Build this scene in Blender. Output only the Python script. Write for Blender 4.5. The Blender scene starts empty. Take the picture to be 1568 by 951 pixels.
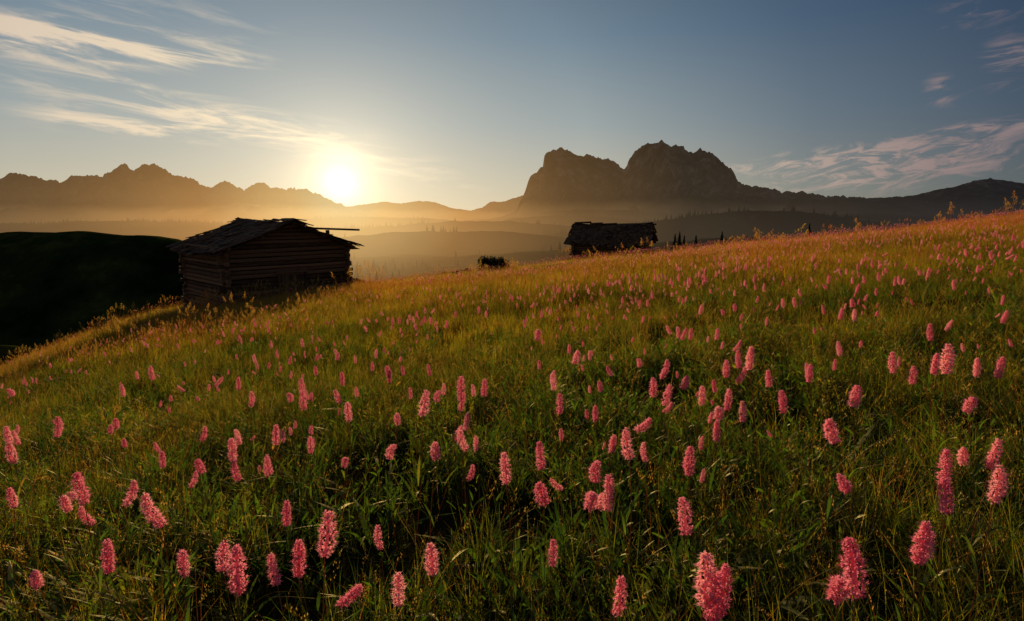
import bpy, math, random
import numpy as np
from mathutils import Vector, Matrix
random.seed(7); rng=np.random.default_rng(7)
scene=bpy.context.scene
R=math.radians
SUN_AZ=R(-15.5); SUN_EL=R(7.0)
DISC_AZ=R(-16.4); DISC_EL=R(3.1)
SD=Vector((math.sin(DISC_AZ)*math.cos(DISC_EL),math.cos(DISC_AZ)*math.cos(DISC_EL),math.sin(DISC_EL)))

# ------------------------------------------------------------ noise
def _h(i,j,s):
    n=(i*374761393+j*668265263+s*982451653)&0xffffffff
    n=((n^(n>>13))*1274126177)&0xffffffff
    n=n^(n>>16)
    return (n&0xffff)/65535.0
def vnoise(x,y,s=0):
    x=np.asarray(x,dtype=float);y=np.asarray(y,dtype=float)
    i=np.floor(x).astype(np.int64);j=np.floor(y).astype(np.int64)
    fx=x-i;fy=y-j;fx=fx*fx*(3-2*fx);fy=fy*fy*(3-2*fy)
    a=_h(i,j,s);b=_h(i+1,j,s);c=_h(i,j+1,s);d=_h(i+1,j+1,s)
    return (a*(1-fx)+b*fx)*(1-fy)+(c*(1-fx)+d*fx)*fy
def fbm(x,y,o=4,s=0):
    t=0;a=1;n=0;x=np.asarray(x,dtype=float);y=np.asarray(y,dtype=float)
    for k in range(o):
        t=t+a*(vnoise(x,y,s+k)-.5)*2;n+=a;a*=.5;x=x*2.03+7.1;y=y*2.03+3.7
    return t/n
def ridged(x,y,o=4,s=0):
    t=0;a=1;n=0;x=np.asarray(x,dtype=float);y=np.asarray(y,dtype=float)
    for k in range(o):
        t=t+a*(1-np.abs(vnoise(x,y,s+k)-.5)*4);n+=a;a*=.55;x=x*2.07+7.1;y=y*2.07+3.7
    return t/n
def sp(d,w):
    return w*np.logaddexp(0,d/w)
def G(x,y,cx,cy,sx,sy,h,rot=0):
    c,s=math.cos(rot),math.sin(rot);dx=x-cx;dy=y-cy
    return h*np.exp(-((dx*c+dy*s)/sx)**2-((-dx*s+dy*c)/sy)**2)
def ground(x,y):
    x=np.asarray(x,dtype=float);y=np.asarray(y,dtype=float)
    r=np.hypot(x,y)
    xs=np.where(x>70,70+(x-70)*.1,x)
    near=-1+.1*xs-.058*y-.3*np.clip((r-15)/25,0,1)
    near=near+fbm(x/7,y/7,3,11)*.26*np.clip((r-3)/12,0,1)+fbm(x/1.3,y/1.3,2,5)*.04*np.clip(r/4,0,1)
    near=near+fbm(x/25,y/25,2,31)*.38*np.clip((r-12)/25,0,1)
    d1=y-(45+.22*x)
    d2=(-3.5-.55*y-x)*.876
    z=near-.36*sp(d1,4)-.42*sp(d2,2.0)
    v=-44+G(x,y,-118,155,125,42,38.5)+G(x,y,-66,70,30,12,27,.35)
    v=v+G(x,y,800,1150,560,330,46)+G(x,y,-900,1300,500,300,28)
    v=v+G(x,y,190,500,190,42,24,-.25)+G(x,y,-90,760,240,50,22,.2)+G(x,y,330,880,240,60,38,-.35)
    v=v+G(x,y,-120,1150,260,60,28,-.1)+G(x,y,120,1500,300,70,40,.12)+G(x,y,-400,1700,420,80,42,.1)+G(x,y,300,1950,500,90,66,-.1)
    v=v+fbm(x/60,y/60,3,3)*3*np.clip(r/100,0,1)+fbm(x/230,y/230,4,23)*10*np.clip((r-250)/500,0,1)
    v=v+fbm(x/14,y/14,4,13)*1.7*np.clip((r-55)/40,0,1)
    k=1.5
    m=np.maximum(z,v)
    return m+k*np.log(np.exp((z-m)/k)+np.exp((v-m)/k))

PIT=R(9.45); FP=871.0
def ray(px,py):
    v=475-py
    f=FP*math.cos(PIT)+v*math.sin(PIT); u=v*math.cos(PIT)-FP*math.sin(PIT)
    return (px-784)/f, u/f
def azel(px,py):
    u,t=ray(px,py)
    return math.atan(u), math.atan(t/math.hypot(1,u))

# ------------------------------------------------------------ helpers
def link(o): scene.collection.objects.link(o); return o
def mesh_obj(name,V,F,mats,mi=None,smooth=False,do_link=True):
    me=bpy.data.meshes.new(name)
    me.from_pydata([tuple(map(float,v)) for v in V],[],[tuple(int(i) for i in f) for f in F])
    for m in mats: me.materials.append(m)
    if mi is not None: me.polygons.foreach_set('material_index',np.array(mi,dtype=np.int32))
    if smooth: me.polygons.foreach_set('use_smooth',np.ones(len(F),dtype=bool))
    me.update()
    o=bpy.data.objects.new(name,me)
    if do_link: link(o)
    return o
class NT:
    def __init__(s,nt): s.nt=nt; s.n=nt.nodes; s.l=nt.links; s.n.clear()
    def set(s,sock,v):
        if isinstance(v,bpy.types.NodeSocket): s.l.new(v,sock)
        elif v is not None:
            if isinstance(v,(tuple,list)) and sock.type=='RGBA' and len(v)==3: v=(*v,1)
            sock.default_value=v
    def new(s,t,**k):
        nd=s.n.new(t)
        for a,b in k.items(): setattr(nd,a,b)
        return nd
    def m(s,op,a,b=None,c=None,clamp=False):
        nd=s.new('ShaderNodeMath',operation=op,use_clamp=clamp)
        s.set(nd.inputs[0],a)
        if b is not None: s.set(nd.inputs[1],b)
        if c is not None: s.set(nd.inputs[2],c)
        return nd.outputs[0]
    def noise(s,vec,scale,detail=4,rough=.55,dist=0):
        nd=s.new('ShaderNodeTexNoise')
        s.set(nd.inputs['Vector'],vec);nd.inputs['Scale'].default_value=scale
        nd.inputs['Detail'].default_value=detail;nd.inputs['Roughness'].default_value=rough
        nd.inputs['Distortion'].default_value=dist
        return nd.outputs['Fac']
    def mix(s,f,a,b,blend='MIX'):
        nd=s.new('ShaderNodeMix',data_type='RGBA',blend_type=blend)
        s.set(nd.inputs[0],f);s.set(nd.inputs[6],a);s.set(nd.inputs[7],b)
        return nd.outputs[2]
    def ramp(s,f,stops):
        nd=s.new('ShaderNodeValToRGB');cr=nd.color_ramp
        while len(cr.elements)<len(stops): cr.elements.new(.5)
        for e,(p,c) in zip(cr.elements,stops):
            e.position=p;e.color=(*c,1) if len(c)==3 else c
        s.set(nd.inputs[0],f);return nd.outputs[0]
    def mapr(s,v,a,b,c=0,d=1,smooth=True):
        nd=s.new('ShaderNodeMapRange',interpolation_type='SMOOTHSTEP' if smooth else 'LINEAR')
        s.set(nd.inputs[0],v)
        for i,q in zip((1,2,3,4),(a,b,c,d)): nd.inputs[i].default_value=q
        return nd.outputs[0]
def mat(name):
    m=bpy.data.materials.new(name);m.use_nodes=True
    return m,NT(m.node_tree)
def out(t,sh):
    o=t.new('ShaderNodeOutputMaterial')
    t.l.new(sh,o.inputs['Surface'])
def angle_to_sun(t,vec):
    nn=t.new('ShaderNodeVectorMath',operation='NORMALIZE');t.l.new(vec,nn.inputs[0])
    dt=t.new('ShaderNodeVectorMath',operation='DOT_PRODUCT');t.l.new(nn.outputs[0],dt.inputs[0]);dt.inputs[1].default_value=SD
    return t.m('MULTIPLY',t.m('ARCCOSINE',t.m('MINIMUM',dt.outputs['Value'],.9999999)),180/math.pi)
def painted_haze(m,t,sh):
    """haze painted as emission: stronger low down, with distance and toward the sun"""
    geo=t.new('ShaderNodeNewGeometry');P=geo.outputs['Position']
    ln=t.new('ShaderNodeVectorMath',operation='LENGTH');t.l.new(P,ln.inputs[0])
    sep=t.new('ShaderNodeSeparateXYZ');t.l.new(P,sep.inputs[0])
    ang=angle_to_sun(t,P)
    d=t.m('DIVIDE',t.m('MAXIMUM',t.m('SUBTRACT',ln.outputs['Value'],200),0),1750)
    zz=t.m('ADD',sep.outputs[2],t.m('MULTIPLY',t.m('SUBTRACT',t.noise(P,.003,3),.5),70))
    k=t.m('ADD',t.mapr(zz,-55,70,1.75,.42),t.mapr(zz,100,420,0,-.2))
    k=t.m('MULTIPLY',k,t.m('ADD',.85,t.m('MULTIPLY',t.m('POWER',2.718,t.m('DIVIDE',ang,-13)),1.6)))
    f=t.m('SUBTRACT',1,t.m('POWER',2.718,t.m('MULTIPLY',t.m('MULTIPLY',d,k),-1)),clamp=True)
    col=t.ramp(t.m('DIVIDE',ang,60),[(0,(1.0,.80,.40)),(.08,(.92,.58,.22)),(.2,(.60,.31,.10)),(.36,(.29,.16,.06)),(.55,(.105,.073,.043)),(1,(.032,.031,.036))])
    e=t.new('ShaderNodeEmission');t.set(e.inputs[0],col)  # surface itself glows, imitating sunlit mist
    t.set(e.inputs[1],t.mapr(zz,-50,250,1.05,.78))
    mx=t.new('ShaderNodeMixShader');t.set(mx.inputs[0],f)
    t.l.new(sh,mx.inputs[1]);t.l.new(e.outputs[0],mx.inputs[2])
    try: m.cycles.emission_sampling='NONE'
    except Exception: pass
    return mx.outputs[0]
def leafmat(name,stops,trans=.5,tcol=None,wscale=.25,gloss=.03,hz=False,region=False):
    m,t=mat(name)
    oi=t.new('ShaderNodeObjectInfo'); geo=t.new('ShaderNodeNewGeometry')
    n=t.noise(geo.outputs['Position'],wscale,3)
    n2=t.noise(geo.outputs['Position'],9,1)
    f=t.m('ADD',t.m('MULTIPLY',oi.outputs['Random'],.45),t.m('MULTIPLY',t.m('SUBTRACT',n,.25),1.1))
    f=t.m('ADD',f,t.m('MULTIPLY',t.m('SUBTRACT',n2,.5),.6))
    if region:
        sp_=t.new('ShaderNodeSeparateXYZ');t.l.new(geo.outputs['Position'],sp_.inputs[0])
        f=t.m('ADD',f,t.mapr(sp_.outputs[0],0,28,-.10,.24))
        f=t.m('ADD',f,t.mapr(sp_.outputs[1],2.5,12,-.17,.0))
    f=t.m('ADD',f,0,clamp=True)
    col=t.ramp(f,stops)
    tc=t.mix(1.0,col,tcol,'MULTIPLY') if tcol else col
    d=t.new('ShaderNodeBsdfDiffuse');t.set(d.inputs[0],col)
    tr=t.new('ShaderNodeBsdfTranslucent');t.set(tr.inputs[0],tc)
    mx=t.new('ShaderNodeMixShader');mx.inputs[0].default_value=trans
    t.l.new(d.outputs[0],mx.inputs[1]);t.l.new(tr.outputs[0],mx.inputs[2])
    sh=mx.outputs[0]
    if gloss>0:
        g=t.new('ShaderNodeBsdfGlossy');g.inputs['Roughness'].default_value=.5
        g.inputs[0].default_value=(.9,.8,.5,1)
        m2=t.new('ShaderNodeMixShader');m2.inputs[0].default_value=gloss
        t.l.new(sh,m2.inputs[1]);t.l.new(g.outputs[0],m2.inputs[2]);sh=m2.outputs[0]
    if hz: sh=painted_haze(m,t,sh)
    out(t,sh);return m
grass_m=leafmat('grass_blade',[(0.05,(.024,.046,.006)),(.30,(.062,.085,.009)),(.55,(.165,.150,.016)),(.78,(.215,.150,.022)),(1,(.20,.105,.024))],.62,(3.7,2.9,.9),region=True)
dry_m=leafmat('dry_stalk',[(0.1,(.22,.17,.045)),(.5,(.33,.20,.06)),(.9,(.34,.13,.06))],.55,(2.3,1.9,1.2),gloss=0,region=True)
leaf_m=leafmat('broad_leaf',[(0.15,(.013,.034,.006)),(.6,(.032,.064,.010)),(.85,(.09,.085,.016)),(1,(.17,.09,.02))],.55,(3.8,3.4,1.0),.9,.04)
petal_m=leafmat('bistort_petal',[(0.1,(.74,.20,.32)),(.5,(.84,.34,.43)),(.95,(.92,.54,.56))],.52,(1.2,1.05,1.1),6.0,0)
stem_m=leafmat('flower_stem',[(0.2,(.14,.12,.03)),(.8,(.28,.12,.05))],.35,(1.8,1.6,1.2),3.0,0)
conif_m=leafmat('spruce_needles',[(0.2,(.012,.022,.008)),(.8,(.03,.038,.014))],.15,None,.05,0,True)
shrub_m=leafmat('shrub_leaves',[(0.2,(.010,.016,.006)),(.8,(.03,.032,.010))],.25,None,2,0)

def rockmat():
    m,t=mat('mountain_rock');geo=t.new('ShaderNodeNewGeometry')
    mp=t.new('ShaderNodeMapping');mp.inputs['Scale'].default_value=(1,1,.28)
    t.l.new(geo.outputs['Position'],mp.inputs[0])
    n=t.noise(mp.outputs[0],.022,9,.72,.3)
    sep=t.new('ShaderNodeSeparateXYZ');t.l.new(geo.outputs['Position'],sep.inputs[0])
    rock=t.ramp(n,[(.36,(.015,.012,.010)),(.5,(.12,.09,.07)),(.64,(.45,.35,.27))])
    nz=t.m('ADD',sep.outputs[2],t.m('MULTIPLY',t.m('SUBTRACT',t.noise(geo.outputs['Position'],.006,5),.5),160))
    low=t.mapr(nz,20,110)
    col=t.mix(low,(.03,.035,.015),rock)
    p=t.new('ShaderNodeBsdfDiffuse');t.set(p.inputs[0],col)
    b=t.new('ShaderNodeBump');b.inputs['Strength'].default_value=1;b.inputs['Distance'].default_value=30
    t.l.new(n,b.inputs['Height']);t.l.new(b.outputs[0],p.inputs['Normal'])
    out(t,painted_haze(m,t,p.outputs[0]));return m
rock_m=rockmat()
def groundmat():
    m,t=mat('meadow_soil');geo=t.new('ShaderNodeNewGeometry');P=geo.outputs['Position']
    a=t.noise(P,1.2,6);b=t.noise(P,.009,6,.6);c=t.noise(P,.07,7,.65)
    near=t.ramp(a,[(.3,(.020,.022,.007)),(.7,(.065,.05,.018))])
    far=t.ramp(c,[(.38,(.010,.018,.005)),(.52,(.028,.042,.010)),(.66,(.095,.09,.02))])  # lightest tone paints scattered sunlit meadow into the colour
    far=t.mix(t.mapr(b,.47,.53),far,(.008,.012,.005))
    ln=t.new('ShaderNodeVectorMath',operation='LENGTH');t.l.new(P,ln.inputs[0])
    knoll=t.ramp(t.noise(P,.25,7,.7),[(.4,(.02,.03,.007)),(.6,(.12,.105,.02))])  # lighter tone paints lit patches on the hillock
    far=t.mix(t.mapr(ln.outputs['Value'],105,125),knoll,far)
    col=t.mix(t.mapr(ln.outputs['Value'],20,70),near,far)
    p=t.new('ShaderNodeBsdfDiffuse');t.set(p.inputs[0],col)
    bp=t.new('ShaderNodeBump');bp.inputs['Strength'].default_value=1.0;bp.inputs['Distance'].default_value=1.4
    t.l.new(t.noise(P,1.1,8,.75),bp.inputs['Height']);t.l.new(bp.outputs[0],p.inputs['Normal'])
    out(t,painted_haze(m,t,p.outputs[0]));return m
ground_m=groundmat()
def woodmat(name,c1,c2):
    m,t=mat(name);tc=t.new('ShaderNodeTexCoord');oi=t.new('ShaderNodeNewGeometry')
    mp=t.new('ShaderNodeMapping');mp.inputs['Scale'].default_value=(1,1,9)
    t.l.new(tc.outputs['Object'],mp.inputs[0])
    n=t.noise(mp.outputs[0],2.2,8,.65,.4)
    f=t.m('ADD',t.m('MULTIPLY',n,.8),t.m('MULTIPLY',oi.outputs['Random Per Island'],.45))
    col=t.ramp(f,[(.3,c1),(.85,c2)])
    p=t.new('ShaderNodeBsdfPrincipled');t.set(p.inputs['Base Color'],col);p.inputs['Roughness'].default_value=.85
    p.inputs['Specular IOR Level'].default_value=.15
    bp=t.new('ShaderNodeBump');bp.inputs['Strength'].default_value=.7;bp.inputs['Distance'].default_value=.03
    t.l.new(n,bp.inputs['Height']);t.l.new(bp.outputs[0],p.inputs['Normal'])
    out(t,p.outputs[0]);return m
log_m=woodmat('weathered_logs',(.03,.014,.008),(.23,.115,.065))
shingle_m=woodmat('wood_shingles',(.022,.012,.007),(.15,.075,.040))
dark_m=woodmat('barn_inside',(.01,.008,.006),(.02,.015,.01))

# ------------------------------------------------------------ terrain
def axis(n,lim,k,lo=-1):
    s=np.linspace(lo,1,n);return lim*np.sinh(k*s)/math.sinh(k)
def grid_obj(name,X,Y,Z,mats,smooth=True):
    ny,nx=X.shape
    V=np.stack([X.ravel(),Y.ravel(),Z.ravel()],1)
    i=np.arange(ny*nx).reshape(ny,nx)
    F=np.stack([i[:-1,:-1].ravel(),i[:-1,1:].ravel(),i[1:,1:].ravel(),i[1:,:-1].ravel()],1)
    return mesh_obj(name,V,F,mats,smooth=smooth)
xs=axis(560,9000,7.5);ys=axis(680,9000,7.5,-.55)
X,Y=np.meshgrid(xs,ys)
grid_obj('meadow_ground',X,Y,ground(X,Y),[ground_m])

def mountain(name,pts,D,df,db,base,seed,rough=1.0):
    us=[];zs=[]
    for px,py in pts:
        u,t=ray(px,py);us.append(u*D);zs.append(t*D)
    us=np.array(us);zs=np.array(zs)
    n=760
    xx=np.linspace(us[0],us[-1],n)
    H=np.interp(xx,us,zs)
    wt=np.clip((H-base)/(D*.07),.2,1)
    H=H+(ridged(xx/(D*.02),xx*0+seed,4,seed)-.3)*D*.0042*rough*wt+(ridged(xx/(D*.0065),xx*0+seed*3,4,seed+40)-.3)*D*.0028*rough*wt
    ts=np.concatenate([-np.linspace(1,0,80)**1.4,np.linspace(0,1,16)[1:]])
    T,Hg=np.meshgrid(ts,H,indexing='ij');_,Xg=np.meshgrid(ts,xx,indexing='ij')
    a=np.abs(T)
    spur=ridged(Xg/(D*.045),T*1.6,4,seed+9)
    a2=np.clip(a*(1-.55*spur*np.minimum(1,a*5)),0,1.3)
    c=.53
    f=np.where(a2<.22,1-a2*(1-c)/.22,c*np.clip(1-(a2-.22)/.8,0,1)**1.5)
    Z=base+(Hg-base)*f+(ridged(Xg/(D*.012),T*12,5,seed+3)-.3)*D*.010*np.minimum(1,a*10)*rough*np.clip((Hg-base)/(D*.1),0,1)*np.clip(f*1.6,0,1)
    Yg=D+np.where(T<0,T*df,T*db)+fbm(Xg/(D*.05),T*0,3,seed+5)*D*.03
    return grid_obj(name,Xg,Yg,Z,[rock_m],smooth=False)
mountain('rocky_massif',[(700,345),(770,331),(790,322),(800,302),(806,288),(813,268),(826,258),(832,254),(834,238),(848,226),(862,222),(875,229),(888,236),(900,235),(915,241),(935,243),(948,248),(956,258),(962,254),(964,246),(975,230),(990,219),(1010,217),(1022,224),(1035,221),(1050,229),(1058,232),(1068,229),(1085,237),(1100,249),(1115,262),(1119,272),(1135,279),(1150,285),(1200,292),(1250,297),(1330,303),(1450,310),(1560,322)],2600,900,500,-80,1,1.0)
mountain('dark_ridge_hill',[(1100,350),(1200,325),(1300,305),(1400,299),(1450,287),(1490,277),(1525,271),(1568,278),(1640,284),(1760,300)],1700,700,400,-60,5,.3)
mountain('jagged_mountain_range',[(-320,300),(-200,270),(-100,288),(0,288),(12,287),(17,269),(30,264),(48,266),(75,275),(110,283),(117,272),(140,270),(160,271),(170,281),(177,262),(190,254),(203,252),(215,263),(222,253),(236,251),(250,258),(262,267),(285,269),(305,282),(335,288),(345,279),(358,282),(372,293),(388,277),(402,279),(410,288),(440,285),(470,292),(500,303),(560,325)],3600,1300,500,-90,12,1.2)
mountain('distant_mountain_range',[(380,325),(480,322),(545,314),(590,309),(615,311),(640,307),(665,309),(690,318),(720,322),(738,318),(750,309),(775,308),(800,298),(830,296),(900,320)],5600,1100,500,-90,22,.6)

# ------------------------------------------------------------ barns
def box_between(V,F,p,q,w,h,up=Vector((0,0,1)),jit=0,sides=8):
    p=Vector(p);q=Vector(q);d=(q-p).normalized();s=d.cross(up).normalized();u=s.cross(d)
    b=len(V)
    if sides==4: prof=[(-1,-1),(1,-1),(1,1),(-1,1)]
    else: prof=[(-.75,-1),(.75,-1),(1,-.6),(1,.6),(.75,1),(-.75,1),(-1,.6),(-1,-.6)]
    n=len(prof)
    k=4
    for i in range(k):
        c=p+(q-p)*(i/(k-1))+s*random.uniform(-jit,jit)+u*random.uniform(-jit,jit)*.6
        for a,e in prof: V.append(c+s*a*w/2+u*e*h/2)
    for i in range(k-1):
        for j in range(n):
            F.append((b+i*n+j,b+i*n+(j+1)%n,b+(i+1)*n+(j+1)%n,b+(i+1)*n+j))
    F.append(tuple(b+j for j in range(n))[::-1]);F.append(tuple(b+(k-1)*n+j for j in range(n)))
def barn(name,loc,phi,W,M,zb,zt,rise,ov,shag=1.0,extra=False):
    e=bpy.data.objects.new(name,None);link(e);e.location=loc;e.rotation_euler=(0,0,phi)
    V=[];F=[]
    lh=.19;z=zb;k=0
    slope=rise/(W/2)
    while z<zt+rise-.1:
        h=lh*random.uniform(.8,1.15)
        zc=z+h/2
        if zc<zt: x0,x1=-.24,W+.24
        else:
            ins=(zc-zt)/slope;x0,x1=ins+.05,W-ins-.05
        if x1-x0>.3:
            for yy in (0,M):
                a0=x0+random.uniform(-.16,.1)*(zc<zt);a1=x1+random.uniform(-.1,.16)*(zc<zt)
                box_between(V,F,(a0,yy+random.uniform(-.02,.02),zc),(a1,yy+random.uniform(-.02,.02),zc+random.uniform(-.02,.02)),.17,h*.82,jit=.022)
        if zc+lh/2<zt+.05:
            for xx in (0,W):
                box_between(V,F,(xx,-.26+random.uniform(-.16,.1),zc+lh/2),(xx,M+.24,zc+lh/2),.165,h*.82,jit=.022)
        z+=h;k+=1
    o=mesh_obj('log_walls',V,F,[log_m]);o.parent=e
    V=[];F=[];x=W*.5-.55
    while x<W*.5+.5:
        box_between(V,F,(x+.09,-.13,zb+.35),(x+.09,-.13,zb+.35+1.55+random.uniform(-.02,.02)),.17,.03,up=Vector((0,1,0)),jit=.003,sides=4);x+=.185
    for xx in (W*.5-.66,W*.5+.66): box_between(V,F,(xx,-.14,zb+.3),(xx,-.14,zb+2.0),.12,.08,up=Vector((0,1,0)))
    box_between(V,F,(W*.5-.8,-.14,zb+2.06),(W*.5+.8,-.14,zb+2.06),.08,.12)
    for zz in (.7,1.5): box_between(V,F,(W*.5-.5,-.165,zb+zz),(W*.5+.5,-.165,zb+zz),.03,.1)
    o=mesh_obj('plank_door',V,F,[shingle_m]);o.parent=e
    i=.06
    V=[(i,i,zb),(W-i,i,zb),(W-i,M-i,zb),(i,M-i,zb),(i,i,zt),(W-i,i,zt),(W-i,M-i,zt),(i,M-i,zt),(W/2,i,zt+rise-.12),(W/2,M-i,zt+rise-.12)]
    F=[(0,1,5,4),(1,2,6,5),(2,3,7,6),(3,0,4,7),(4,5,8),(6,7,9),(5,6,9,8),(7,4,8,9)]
    o=mesh_obj('dark_interior',V,F,[dark_m]);o.parent=e  # near-black shell, interior darkness put into its colour
    V=[];F=[]
    for xx,zz in ((0,zt+.02),(W,zt+.02),(W/2,zt+rise-.1),(W*.25,zt+rise*.5-.06),(W*.75,zt+rise*.5-.06)):
        box_between(V,F,(xx,-ov*.95,zz),(xx,M+ov*.9,zz),.15,.15,jit=.015)
    o=mesh_obj('roof_beams',V,F,[log_m]);o.parent=e
    V=[];F=[]
    eo=ov
    sagf=lambda y,s: -.12*math.sin(math.pi*(y+ov)/(M+2*ov))-.05*shag*math.sin(s*1.3+y*1.1)
    for side in (-1,1):
        ridge=Vector((W/2,0,zt+rise+.06))
        dirv=Vector((side*(W/2),0,-rise)).normalized()
        L=math.hypot(W/2,rise)+eo*1.05
        nrm=Vector((side*rise,0,W/2)).normalized()
        ncr=int(L/.33)+1
        for c in range(ncr):
            s1=L-c*L/ncr*.98
            y=-ov-random.uniform(0,.18)
            while y<M+ov:
                w=random.uniform(.12,.26)
                if random.random()>.05:
                    ln=random.uniform(.6,.8)
                    tip=s1+random.uniform(-.10,.12)*shag
                    top=max(-.02,tip-ln)
                    lift=.05+random.uniform(0,.08)*shag*(1 if random.random()<.3 else .4)
                    sag=sagf(y,s1)
                    pa=ridge+dirv*top+nrm*(.012+random.uniform(0,.01))+Vector((0,y+w/2,sag))
                    pb=ridge+dirv*tip+nrm*lift+Vector((0,y+w/2+random.uniform(-.06,.06)*shag,sag))
                    box_between(V,F,pa,pb,w*.96,.026,up=nrm,jit=.003,sides=4)
                y+=w
        y=-ov+.02
        while y<M+ov-.1:
            sag=-.12*math.sin(math.pi*(y+ov)/(M+2*ov))
            box_between(V,F,ridge+dirv*.02+nrm*-.09+Vector((0,y+.1,sag)),ridge+dirv*(L-.1)+nrm*-.09+Vector((0,y+.1,sag)),.2,.02,up=nrm,sides=4);y+=.21
    y=-ov
    while y<M+ov-.2:
        sag=-.12*math.sin(math.pi*(y+ov)/(M+2*ov))
        l=random.uniform(.7,1.4)
        for sd in(-1,1):
            box_between(V,F,(W/2+sd*.09,y,zt+rise+.10+sag),(W/2+sd*.09,min(M+ov,y+l),zt+rise+.10+sag+random.uniform(-.03,.07)),.2,.03,jit=.012,up=Vector((sd*.4,0,1)),sides=4)
        y+=l*.95
    if extra:
        box_between(V,F,(W*.70,.35,zt+rise*.66+.06),(W+.75,-.15,zt+rise*.66-.06),.24,.10,sides=4)
        box_between(V,F,(W*.86,.2,zt+rise*.28+.05),(W*.86,.2,zt+rise*.62),.14,.14,up=Vector((0,1,0)),sides=4)
    o=mesh_obj('shingle_roof',V,F,[shingle_m]);o.parent=e
    return e
barn('log_barn',(-12.6,25,0),R(47.3),5.94,5.0,-4.7,-1.45,1.2,.62,1.4,True)
barn('log_barn',(6.45,49.3,0),R(-111),4.4,5.3,-5.3,-2.0,1.35,.5,1.3)

# ------------------------------------------------------------ plants (source meshes)
def blade(V,F,MI,base,h,w,ang,lean,curve,mi=0,seg=4,tw=0,belly=0):
    b=len(V);dx,dy=math.cos(ang),math.sin(ang);wx,wy=-math.sin(ang+tw),math.cos(ang+tw)
    for i in range(seg+1):
        t=i/seg
        if belly: ww=w*(math.sin(math.pi*min(1,t*.92+.05))**.8)
        else: ww=w*(1-t)**.7*(1 if t>0 else .7)
        o=lean*t*h+curve*t*t*h
        z=h*t*math.sqrt(max(.05,1-(.6*curve*t)**2)) - (max(0,t-.6)*curve*h*.6)
        x=base[0]+dx*o;y=base[1]+dy*o;z+=base[2]
        V.append((x-wx*ww/2,y-wy*ww/2,z));V.append((x+wx*ww/2,y+wy*ww/2,z+(0.002 if belly else 0)))
    for i in range(seg):
        F.append((b+2*i,b+2*i+1,b+2*i+3,b+2*i+2));MI.append(mi)
def tube(V,F,MI,pts,r,mi,n=4,taper=.3):
    b=len(V)
    for k,p in enumerate(pts):
        rr=r*(1-taper*k/(len(pts)-1))
        for j in range(n):
            a=j*2*math.pi/n
            V.append((p[0]+rr*math.cos(a),p[1]+rr*math.sin(a),p[2]))
    for k in range(len(pts)-1):
        for j in range(n):
            F.append((b+k*n+j,b+k*n+(j+1)%n,b+(k+1)*n+(j+1)%n,b+(k+1)*n+j));MI.append(mi)
def coll(name): return bpy.data.collections.new(name)
U=random.uniform
def stalk(V,F,MI,base,h,mi,seedmi,thick=.0012,lean=.2,heads=14,spread=1.0,ss=1.0):
    a=U(0,6.28);l=U(0,lean);pts=[]
    for i in range(6):
        t=i/5;o=l*t*t*h;pts.append((base[0]+math.cos(a)*o,base[1]+math.sin(a)*o,base[2]+h*t*(1-.25*l*t*t)))
    tube(V,F,MI,pts,thick,mi,3)
    top=pts[-1];dn=pts[-2]
    for i in range(heads):
        t=U(0,1)**.8
        c=[top[j]*t+dn[j]*(1-t) for j in range(3)]
        aa=U(0,6.28);rr=U(.3,1)*.012*(1.2-t)*(h/.5)*1.6*spread
        c=(c[0]+math.cos(aa)*rr,c[1]+math.sin(aa)*rr,c[2]+U(0,.01))
        s=U(.0025,.0045)*max(1,thick/.0012)**.8*ss
        b=len(V);dx,dy=math.cos(aa+1.5)*s*.5,math.sin(aa+1.5)*s*.5
        V.extend([(c[0]-dx,c[1]-dy,c[2]),(c[0],c[1],c[2]-s*1.4),(c[0]+dx,c[1]+dy,c[2]),(c[0],c[1],c[2]+s*1.8)])
        F.append((b,b+1,b+2,b+3));MI.append(seedmi)
near_c=coll('meadow_plants')
def add(c,o): c.objects.link(o)
for k in range(5):
    V=[];F=[];MI=[]
    for i in range(60):
        r=abs(random.gauss(0,.08));a=U(0,6.28)
        blade(V,F,MI,(r*math.cos(a),r*math.sin(a),-.02),U(.10,.34),U(.0018,.004),U(0,6.28),U(0,.45),U(0,.8),0 if random.random()<.88 else 1,5,U(-.5,.5))
    for i in range(2): stalk(V,F,MI,(U(-.08,.08),U(-.08,.08),0),U(.25,.44),1,1,.0007,.5,12,1.0,.55)
    add(near_c,mesh_obj('grass_tuft_%d'%k,V,F,[grass_m,dry_m,leaf_m],MI,do_link=False))
for k in range(4):
    V=[];F=[];MI=[]
    for i in range(7):
        a=U(0,6.28);r=U(0,.05)
        blade(V,F,MI,(r*math.cos(a),r*math.sin(a),-.01),U(.10,.24),U(.010,.024),a,U(.1,.6),U(.2,.9),2,7,U(-.5,.5),1)
    for i in range(22):
        r=abs(random.gauss(0,.08));a=U(0,6.28)
        blade(V,F,MI,(r*math.cos(a),r*math.sin(a),-.02),U(.10,.30),U(.0018,.004),U(0,6.28),U(0,.4),U(0,.7),0 if random.random()<.84 else 1,5,U(-.5,.5))
    for i in range(34):
        a=U(0,6.28);r=U(0,.1)
        blade(V,F,MI,(r*math.cos(a),r*math.sin(a),U(.03,.22)),U(.014,.036),U(.005,.012),a,U(.4,1.2),U(.2,.6),2,3,U(-1.4,1.4),1)
    stalk(V,F,MI,(U(-.08,.08),U(-.08,.08),0),U(.25,.42),1,1,.0007,.5,10,1.0,.55)
    add(near_c,mesh_obj('herb_clump_%d'%k,V,F,[grass_m,dry_m,leaf_m],MI,do_link=False))
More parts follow.
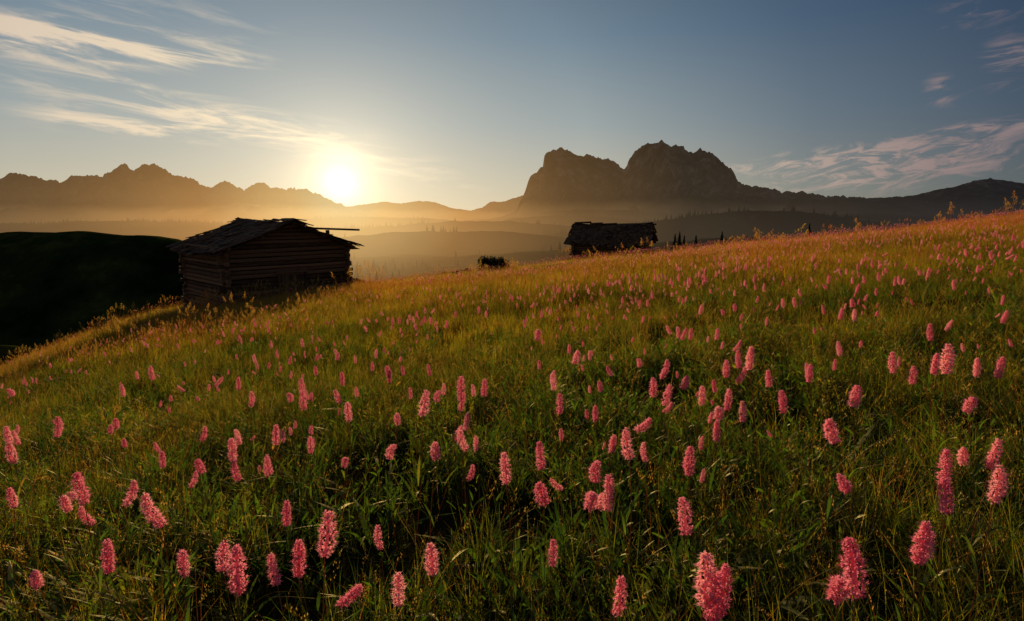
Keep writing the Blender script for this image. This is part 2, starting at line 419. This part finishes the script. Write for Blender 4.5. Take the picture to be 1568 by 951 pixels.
for k in range(3):
    V=[];F=[];MI=[]
    for i in range(5): stalk(V,F,MI,(U(-.12,.12),U(-.12,.12),0),U(.3,.54),1,1,.0009,1.1,26,1.2,.65)
    for i in range(9):
        a=U(0,6.28);blade(V,F,MI,(U(-.1,.1),U(-.1,.1),0),U(.22,.42),U(.002,.0035),a,U(.3,1.0),U(0,.8),1,6,U(-.5,.5))
    add(near_c,mesh_obj('seed_stalks_%d'%k,V,F,[grass_m,dry_m,leaf_m],MI,do_link=False))
far_c=coll('far_meadow_plants')
for k in range(4):
    V=[];F=[];MI=[]
    for i in range(90):
        a=U(0,6.28);r=.32*math.sqrt(U(0,1))
        blade(V,F,MI,(r*math.cos(a),r*math.sin(a),-.03),U(.10,.28),U(.005,.009),U(0,6.28),U(0,.4),U(0,.5),0 if random.random()<.88 else 1,3,U(-.5,.5))
    for i in range(8): stalk(V,F,MI,(U(-.3,.3),U(-.3,.3),0),U(.24,.44),1,1,.0015,.3,12,1,.9)
    add(far_c,mesh_obj('far_tuft_%d'%k,V,F,[grass_m,dry_m],MI,do_link=False))
for k in range(2):
    V=[];F=[];MI=[]
    for i in range(7): stalk(V,F,MI,(U(-.3,.3),U(-.3,.3),0),U(.45,.9),1,1,.003,.45,60,2.0,.8)
    add(far_c,mesh_obj('tall_weeds_%d'%k,V,F,[grass_m,dry_m],MI,do_link=False))

HL=.066;HS=.42
def bistort(name,nf,pet,thick,tilt,seed):
    random.seed(seed)
    V=[];F=[];MI=[]
    ta=U(0,6.28)
    dirh=Vector((math.cos(ta)*math.sin(tilt),math.sin(ta)*math.sin(tilt),math.cos(tilt)))
    side=dirh.orthogonal().normalized();bend=U(-.010,.010)
    hl=HL*U(.7,1.15);fat=U(.95,1.35)
    base=Vector((0,0,HS-hl/2))-Vector((dirh.x,dirh.y,0))*.02
    p0=Vector((U(-.05,.05),U(-.05,.05),0));pts=[]
    for i in range(8):
        t=i/7;p=p0.lerp(base,t);p.x+=math.sin(t*3.1)*.012
        pts.append(tuple(p))
    tube(V,F,MI,pts,thick,1,5)
    ax=lambda t: base+dirh*hl*t+side*bend*math.sin(t*math.pi)
    tube(V,F,MI,[tuple(ax(t)) for t in (0,.3,.6,.85,.97)],.003,0,5)
    s=side;q=dirh.cross(s)
    bald=U(0,6.28)
    for i in range(nf):
        t=(i+.5)/nf;ang=i*2.39996+U(-.4,.4)
        prof=min(1,(math.sin(math.pi*min(.97,t*.88+.10)))**.5)*(1-.2*t)
        if random.random()<.12+.2*max(0,math.cos(ang-bald))*(t<.5): continue
        rr=.0070*prof*fat*U(.55,1.3)
        rad=s*math.cos(ang)+q*math.sin(ang)
        c=ax(t+U(-.02,.02))+rad*rr
        o=(rad*1.0+dirh*U(-.4,.6)).normalized()
        a=o.orthogonal().normalized();b2=o.cross(a);sz=.0043*U(.7,1.25)*(.6+.4*prof)*(1 if pet>=4 else 1.4)
        a0=U(0,6.28)
        for k in range(pet):
            an=a0+k*2*math.pi/pet
            d=(a*math.cos(an)+b2*math.sin(an))
            tip=c+o*sz*.95+d*sz*.7
            sd=o.cross(d)*sz*.28
            mid=c+o*sz*.45+d*sz*.35
            n0=len(V);V.extend([tuple(c),tuple(mid+sd),tuple(tip),tuple(mid-sd)])
            F.append((n0,n0+1,n0+2,n0+3));MI.append(0)
        if pet>=4:
            for k in range(4):
                d=(a*U(-1,1)+b2*U(-1,1))
                tip=c+o*sz*U(1.6,2.6)+d*sz*.5;sd=a*.00032
                n0=len(V);V.extend([tuple(c+sd),tuple(c-sd),tuple(tip)]);F.append((n0,n0+1,n0+2));MI.append(0)
    if pet>=4:
        for i in range(2):
            t=U(.3,.6);p=p0.lerp(base,t)
            blade(V,F,MI,tuple(p),U(.05,.09),.007,U(0,6.28),.3,.5,2,4,0,1)
    return mesh_obj(name,V,F,[petal_m,stem_m,leaf_m],MI,do_link=False)
fn_c=coll('bistort_near');ff_c=coll('bistort_far')
tl=[.05,.15,.3,.12,.8,.22,.45,.1,.35,.08]
for k in range(10): add(fn_c,bistort('bistort_flower_%d'%k,190,5,.0012,tl[k],100+k))
for k in range(5): add(ff_c,bistort('bistort_small_%d'%k,44,3,.002,tl[k],200+k))
random.seed(99)

def scatter(name,P,rot,scl,idx,c):
    me=bpy.data.meshes.new(name);n=len(P)
    me.vertices.add(n);me.vertices.foreach_set('co',np.asarray(P,dtype=np.float32).ravel())
    a=me.attributes.new('rot','FLOAT_VECTOR','POINT');a.data.foreach_set('vector',np.asarray(rot,dtype=np.float32).ravel())
    a=me.attributes.new('scl','FLOAT','POINT');a.data.foreach_set('value',np.asarray(scl,dtype=np.float32))
    a=me.attributes.new('idx','INT','POINT');a.data.foreach_set('value',np.asarray(idx,dtype=np.int32))
    o=bpy.data.objects.new(name,me);link(o)
    g=bpy.data.node_groups.new(name+'_gn','GeometryNodeTree')
    g.interface.new_socket('Geometry',in_out='INPUT',socket_type='NodeSocketGeometry')
    g.interface.new_socket('Geometry',in_out='OUTPUT',socket_type='NodeSocketGeometry')
    N=g.nodes;gi=N.new('NodeGroupInput');go=N.new('NodeGroupOutput')
    ins=N.new('GeometryNodeInstanceOnPoints');ci=N.new('GeometryNodeCollectionInfo')
    ci.inputs['Collection'].default_value=c;ci.inputs['Separate Children'].default_value=True;ci.inputs['Reset Children'].default_value=True
    def na(nm,dt):
        q=N.new('GeometryNodeInputNamedAttribute');q.data_type=dt;q.inputs['Name'].default_value=nm;return q.outputs['Attribute']
    L=g.links
    L.new(gi.outputs[0],ins.inputs['Points']);L.new(ci.outputs[0],ins.inputs['Instance'])
    ins.inputs['Pick Instance'].default_value=True
    L.new(na('idx','INT'),ins.inputs['Instance Index'])
    er=N.new('FunctionNodeEulerToRotation');L.new(na('rot','FLOAT_VECTOR'),er.inputs[0]);L.new(er.outputs[0],ins.inputs['Rotation'])
    L.new(na('scl','FLOAT'),ins.inputs['Scale'])
    L.new(ins.outputs[0],go.inputs[0])
    md=o.modifiers.new('scatter','NODES');md.node_group=g
    return o
def rots(n,t):
    return np.stack([rng.uniform(-t,t,n),rng.uniform(-t,t,n),rng.uniform(0,6.283,n)],1)
def wedge(n,y0,y1,k=1.15,pad=.8):
    y=np.sqrt(rng.uniform(y0*y0,y1*y1,n))
    x=rng.uniform(-1,1,n)*(k*np.abs(y)+pad)
    return x,y
def inside(x,y):
    b=((x+12.6)*math.cos(R(47.3))+(y-25)*math.sin(R(47.3)),-(x+12.6)*math.sin(R(47.3))+(y-25)*math.cos(R(47.3)))
    return (b[0]>-.1)&(b[0]<6.05)&(b[1]>-.1)&(b[1]<5.1)
x1,y1=wedge(4000,.0,4.5,1.12,1.0);y1=y1+.25
x2,y2=wedge(7600,4.0,12,1.1,1)
x=np.concatenate([x1,x2]);y=np.concatenate([y1,y2]);n=len(x)
keep=(np.hypot(x,y)>.6)&(rng.uniform(0,1,n)<np.clip(.85+fbm(x/.7,y/.7,2,19)*1.1,.2,1));x=x[keep];y=y[keep];n=len(x)
lf=fbm(x/1.1,y/1.1,3,77)
pl=np.clip(.62+lf*.9-np.clip((y-4)/9,0,.5),0.02,.95)
q=rng.uniform(0,1,n)
idx=np.where(q>.94,9+rng.integers(0,3,n),np.where(q<pl*.94,5+rng.integers(0,4,n),rng.integers(0,5,n)))
scatter('meadow_grass',np.stack([x,y,ground(x,y)],1),rots(n,.16),rng.uniform(.5,1.1,n),idx,near_c)
x3,y3=wedge(9500,9,26,1.15,1);x4,y4=wedge(22000,24,64,1.15,1)
x=np.concatenate([x3,x4]);y=np.concatenate([y3,y4])
keep=(~inside(x,y))&(((-3.5-.55*y-x))<14)&((y-(45+.22*x))<10);x=x[keep];y=y[keep];n=len(x)
q=rng.uniform(0,1,n);idx=np.where(q>.985,4+rng.integers(0,2,n),rng.integers(0,4,n))
scatter('meadow_grass',np.stack([x,y,ground(x,y)],1),rots(n,.1),rng.uniform(.6,1.15,n)*(1+.5*np.clip(fbm(x/3.5,y/3.5,3,8),-1,1)),idx,far_c)
wx=[];wy=[]
for i in range(45):
    t=U(0,1);wx.append(-13.6+t*5.5+U(-1.6,1.6));wy.append(21.5+t*4+U(-2.5,1.0))
for i in range(10): wx.append(-13.2+U(-2,2));wy.append(15.5+U(-1,2.5))
wx=np.array(wx);wy=np.array(wy);keep=~inside(wx,wy);wx=wx[keep];wy=wy[keep];n=len(wx)
scatter('tall_grass',np.stack([wx,wy,ground(wx,wy)],1),rots(n,.12),rng.uniform(.7,1.2,n),4+rng.integers(0,2,n),far_c)

FL=[(55,873,40),(170,825,50),(237,780,50),(285,852,40),(343,818,45),(370,863,65),(424,873,40),(441,776,38),(461,830,58),(496,813,60),(525,903,45),(608,900,45),(663,847,45),(584,822,30),(843,847,35),(953,915,50),(1075,855,75),(1090,868,70),(1112,862,70),(1307,848,80),(1296,858,66),(1415,788,66),(1420,835,45),(1290,708,45),(1459,745,50),(1530,708,50),(1515,690,40),(1447,700,45),(1472,695,36),(1050,753,50),(935,720,45),(900,732,45),(922,765,35),(835,720,45),(857,737,25),(718,722,25),(774,686,40),(826,681,35),(728,680,22),(665,665,38),(598,683,30),(648,615,38),(15,738,30),(18,692,35),(14,663,28),(120,748,45),(100,745,35),(140,783,30),(188,735,35),(310,706,28),(362,717,28),(246,698,24),(350,669,32),(308,656,22),(424,645,30),(475,681,24),(411,710,26),(527,708,24),(293,733,22),(967,650,40),(983,628,32),(919,690,42),(1056,680,40),(1096,655,32),(1139,628,27),(1076,598,27),(1098,600,32),(1115,608,27),(1197,603,30),(1281,627,45),(1307,582,40),(1396,573,25),(1370,545,27),(1243,567,25),(1449,550,42),(1487,592,36),(1500,557,28),(1530,525,30),(1438,530,32),(1021,577,30),(1049,570,26),(1017,540,26),(1001,575,27),(855,612,26),(848,575,24),(743,575,24),(707,585,30),(708,648,32),(610,637,24),(462,598,26),(465,578,22),(441,600,20),(385,600,20),(520,565,20),(532,612,28),(367,577,18),(595,550,20),(14,601,22),(185,592,18),(232,570,18),(90,648,26),(173,625,22),(170,652,18),(188,678,18),(915,632,24),(988,692,24),(1115,538,24),(1155,545,34),(1130,540,22),(881,530,25),(822,512,24),(1175,575,24)]
fp=[];fs=[];fi=[]
for px,py,h in FL:
    u,t=ray(px,py);s=1.0
    for it in range(6):
        lo,hi=.3,30
        for _ in range(40):
            mid=(lo+hi)/2
            if float(ground(u*mid,mid))+HS*s-t*mid<0: lo=mid
            else: hi=mid
        dep=lo*.986-t*lo*.164
        s=min(1.4,max(.75,h*dep/(HL*871*.92)))
    fp.append((u*lo,lo,float(ground(u*lo,lo))));fs.append(s)
    fi.append(4 if (px,py) in((1290,708),(525,903),(857,737),(983,628)) else random.choice([0,1,2,3,5,6,7,8,9]))
n=len(fp)
scatter('bistort_flowers',fp,rots(n,.02),fs,fi,fn_c)
x,y=wedge(1900,1.7,8.5,1.1,.5);c=fbm(x/1.0,y/1.0,3,41);k=rng.uniform(0,1,len(x))<np.clip(.30+c*1.4+.32*x/y,.04,1)*np.clip((y-1)/2.5,.2,1);x=x[k];y=y[k];n=len(x)
scatter('bistort_flowers',np.stack([x,y,ground(x,y)],1),rots(n,.24),rng.uniform(.5,1.15,n),rng.integers(0,10,n),fn_c)
x,y=wedge(34000,6,45,1.15,.5);c=fbm(x/2.6,y/2.6,4,43);k=rng.uniform(0,1,len(x))<np.clip(.24+c*1.5+.45*x/y-.004*y,.02,1);x=x[k];y=y[k]
k=~inside(x,y);x=x[k];y=y[k];n=len(x)
scatter('bistort_flowers',np.stack([x,y,ground(x,y)],1),rots(n,.24),rng.uniform(.7,1.2,n),rng.integers(0,5,n),ff_c)

# ------------------------------------------------------------ trees
def spruce(name,seed,H=10.0,do_link=False):
    random.seed(seed);V=[];F=[];MI=[]
    tube(V,F,MI,[(0,0,-.5),(0,0,H*.45),(0,0,H*.9)],.16,1,6,.92)
    z=H*.06
    while z<H*.995:
        rr=(H-z)*.30*U(.7,1.15)+.06
        nb=int(8+rr*4)
        for i in range(nb):
            a=U(0,6.28);r=rr*U(.6,1.15)
            w=r*.30+.05;b=len(V);dr=r*.35
            c,s=math.cos(a),math.sin(a)
            V.extend([(0,0,z+.12),(c*r*.55-s*w,s*r*.55+c*w,z-dr*.45),(c*r,s*r,z-dr),(c*r*.55+s*w,s*r*.55-c*w,z-dr*.45)])
            F.append((b,b+1,b+2,b+3));MI.append(0)
        z+=.10+.22*(H-z)/H
    return mesh_obj(name,V,F,[conif_m,log_m],MI,do_link=do_link)
tc=coll('spruce_sources')
for k in range(3): add(tc,spruce('spruce_%d'%k,300+k))
xs_,ys_=wedge(30000,300,1900,1.05,10);c=fbm(xs_/95,ys_/95,5,61);dk=rng.uniform(0,1,len(xs_))<np.clip((c-.08)*4,0.01,1);xs_=xs_[dk];ys_=ys_[dk]
n=len(xs_);scatter('spruce_forest',np.stack([xs_,ys_,ground(xs_,ys_)],1),rots(n,.03),rng.uniform(.4,1.0,n),rng.integers(0,3,n),tc)
for (px,py,D) in ((1034,357,70),(1041,354,72),(1048,360,71),(1066,359,76),(1106,353,84),(1240,341,90)):
    u,t=ray(px,py);g=float(ground(u*D,D));h=t*D-g
    o=spruce('spruce_tree',px,H=max(6,h),do_link=True);o.location=(u*D,D,g)
def shrub(loc,w,h,seed):
    random.seed(seed);V=[];F=[];MI=[]
    for i in range(9):
        a=U(0,6.28);pts=[(0,0,-.1),(math.cos(a)*w*.2,math.sin(a)*w*.2,h*.4),(math.cos(a)*w*.4,math.sin(a)*w*.35,h*.85)]
        tube(V,F,MI,pts,.02,1,4)
    cl=[(U(-.5,.5)*w,U(-.4,.4)*w,h*U(.15,.75),U(.2,.36)*h) for _ in range(22)]
    for cx,cy,cz,r in cl:
        cz*=1-.5*abs(cx/w)
        for i in range(170):
            d=Vector((random.gauss(0,1),random.gauss(0,1),random.gauss(0,1))).normalized()*r*U(.3,1.15)
            p=Vector((cx,cy,cz))+d;a=Vector((U(-1,1),U(-1,1),U(-1,1))).normalized();b=a.orthogonal().normalized()
            s=U(.04,.075);n0=len(V);V.extend([tuple(p-a*s),tuple(p+b*s*.6),tuple(p+a*s),tuple(p-b*s*.6)]);F.append((n0,n0+1,n0+2,n0+3));MI.append(0)
    o=mesh_obj('shrub',V,F,[shrub_m,log_m],MI);o.location=loc
for i,(px,D,w,h) in enumerate(((756,40,1.9,1.35),(712,41,1.2,.7),(688,41,1.5,.65))):
    u,_=ray(px,400);shrub((u*D,D,float(ground(u*D,D))),w,h,40+i)

# ------------------------------------------------------------ world
w=bpy.data.worlds.new('World');scene.world=w;w.use_nodes=True
t=NT(w.node_tree)
sky=t.new('ShaderNodeTexSky',sky_type='NISHITA');sky.sun_disc=False
sky.sun_elevation=SUN_EL;sky.sun_rotation=SUN_AZ;sky.altitude=1800;sky.air_density=1.0;sky.dust_density=.3;sky.ozone_density=3.0
tcn=t.new('ShaderNodeTexCoord');D=tcn.outputs['Generated']
sep=t.new('ShaderNodeSeparateXYZ');t.l.new(D,sep.inputs[0])
az=t.m('ARCTAN2',sep.outputs[0],sep.outputs[1]);el=t.m('ARCSINE',sep.outputs[2])
deg=180/math.pi
az=t.m('MULTIPLY',az,deg);el=t.m('MULTIPLY',el,deg)
def streak(p0,p1,hw,wt):
    a0=[math.degrees(q) for q in azel(*p0)];a1=[math.degrees(q) for q in azel(*p1)]
    cx,cy=(a0[0]+a1[0])/2,(a0[1]+a1[1])/2;dx,dy=a1[0]-a0[0],a1[1]-a0[1];L=math.hypot(dx,dy);dx/=L;dy/=L
    X_=t.m('SUBTRACT',az,cx);Y_=t.m('SUBTRACT',el,cy)
    p=t.m('DIVIDE',t.m('ADD',t.m('MULTIPLY',X_,dx),t.m('MULTIPLY',Y_,dy)),L/2)
    q=t.m('DIVIDE',t.m('SUBTRACT',t.m('MULTIPLY',Y_,dx),t.m('MULTIPLY',X_,dy)),hw)
    r2=t.m('ADD',t.m('MULTIPLY',p,p),t.m('MULTIPLY',q,q))
    return t.m('MULTIPLY',t.m('POWER',2.718,t.m('MULTIPLY',r2,-1.1)),wt)
def total(L):
    s=L[0]
    for q in L[1:]: s=t.m('ADD',s,q)
    return s
covL=total([streak((-120,30),(400,90),1.1,1.2),streak((-150,60),(300,130),3.2,.5),streak((60,180),(290,207),.8,1.15),
  streak((100,150),(560,215),1.6,.85),streak((350,200),(800,300),2.4,.5),streak((-100,0),(520,20),2.5,.35)])
covR=total([streak((1100,262),(1568,205),1.0,1.0),streak((1180,285),(1620,235),1.8,1.0),streak((1400,200),(1640,180),.5,.8),
  streak((1425,115),(1460,160),1.1,.7),streak((1500,120),(1590,60),1.9,.7),streak((1400,30),(1600,0),1.3,.4)])
cv=t.new('ShaderNodeCombineXYZ');t.set(cv.inputs[0],t.m('MULTIPLY',az,.05))
t.set(cv.inputs[1],t.m('ADD',t.m('MULTIPLY',el,.38),t.m('MULTIPLY',az,.035)))
nL=t.noise(cv.outputs[0],2.2,7,.62,.5)
cv2=t.new('ShaderNodeCombineXYZ');t.set(cv2.inputs[0],t.m('MULTIPLY',az,.10))
t.set(cv2.inputs[1],t.m('SUBTRACT',t.m('MULTIPLY',el,.36),t.m('MULTIPLY',az,.05)));cv2.inputs[2].default_value=5
nR=t.noise(cv2.outputs[0],2.6,8,.66,1.2)
cL=t.mapr(t.m('MULTIPLY',covL,t.mapr(nL,.32,.72,.10,1.3)),.12,1.0)
cR=t.mapr(t.m('MULTIPLY',covR,t.mapr(nR,.36,.70,.03,1.35)),.08,1.05)
ang=angle_to_sun(t,D)
def ex(k,a): return t.m('MULTIPLY',t.m('POWER',2.718,t.m('MULTIPLY',ang,-1/k)),a)
grad=t.ramp(t.m('DIVIDE',el,60,clamp=True),[(0,(.72,.58,.38)),(.06,(.56,.50,.38)),(.14,(.35,.39,.38)),(.27,(.145,.235,.31)),(.42,(.055,.108,.175)),(.7,(.08,.13,.19)),(1,(.18,.22,.28))])  # rises again toward the unseen zenith as added fill
fall=t.ramp(t.m('DIVIDE',ang,120),[(0,(1.0,1.0,1.0)),(.2,(.90,.94,.97)),(.36,(.38,.45,.56)),(.5,(.13,.18,.29)),(.62,(.34,.38,.46)),(.85,(.58,.57,.58))])  # unseen sky behind the camera brightened, added front fill for the foreground
own=t.mix(1.0,grad,fall,'MULTIPLY')
bg=t.new('ShaderNodeBackground');t.set(bg.inputs[0],sky.outputs[0]);bg.inputs[1].default_value=.05
bo=t.new('ShaderNodeBackground');t.set(bo.inputs[0],own);bo.inputs[1].default_value=1.0
mo=t.new('ShaderNodeMixShader');mo.inputs[0].default_value=.86
t.l.new(bg.outputs[0],mo.inputs[1]);t.l.new(bo.outputs[0],mo.inputs[2])
bgc=t.new('ShaderNodeBackground')
t.set(bgc.inputs[0],t.ramp(t.m('DIVIDE',ang,70),[(0,(1.0,.82,.54)),(.35,(.80,.64,.48)),(.75,(.34,.24,.23)),(1,(.20,.17,.20))]));bgc.inputs[1].default_value=.95
mx=t.new('ShaderNodeMixShader');t.set(mx.inputs[0],t.m('MULTIPLY',t.m('MAXIMUM',cL,cR),.82))
t.l.new(mo.outputs[0],mx.inputs[1]);t.l.new(bgc.outputs[0],mx.inputs[2])
g1=t.new('ShaderNodeBackground');g1.inputs[0].default_value=(1,.78,.46,1);t.set(g1.inputs[1],t.m('ADD',t.m('ADD',ex(1.3,1.7),ex(6,.55)),ex(17,.22)))
g2=t.new('ShaderNodeBackground');g2.inputs[0].default_value=(1,.95,.80,1);t.set(g2.inputs[1],t.mapr(ang,.5,1.15,16,0))
a1=t.new('ShaderNodeAddShader');a2=t.new('ShaderNodeAddShader')
t.l.new(mx.outputs[0],a1.inputs[0]);t.l.new(g1.outputs[0],a1.inputs[1]);t.l.new(a1.outputs[0],a2.inputs[0]);t.l.new(g2.outputs[0],a2.inputs[1])
wo=t.new('ShaderNodeOutputWorld');t.l.new(a2.outputs[0],wo.inputs[0])

# ------------------------------------------------------------ sun
l=bpy.data.lights.new('sun','SUN');l.energy=5.0;l.angle=R(.6);l.color=(1,.72,.36)
so=link(bpy.data.objects.new('sun',l))
dv=Vector((math.sin(SUN_AZ)*math.cos(SUN_EL),math.cos(SUN_AZ)*math.cos(SUN_EL),math.sin(SUN_EL)))
so.rotation_euler=dv.to_track_quat('Z','Y').to_euler();so.location=(-30,80,30)

cam=bpy.data.cameras.new('camera');cam.lens=20;cam.sensor_width=36;cam.clip_start=.05;cam.clip_end=30000
co=link(bpy.data.objects.new('camera',cam));co.location=(0,0,0);co.rotation_euler=(R(90)-PIT,0,0)
scene.camera=co
scene.view_settings.view_transform='Standard';scene.view_settings.look='None';scene.view_settings.exposure=0
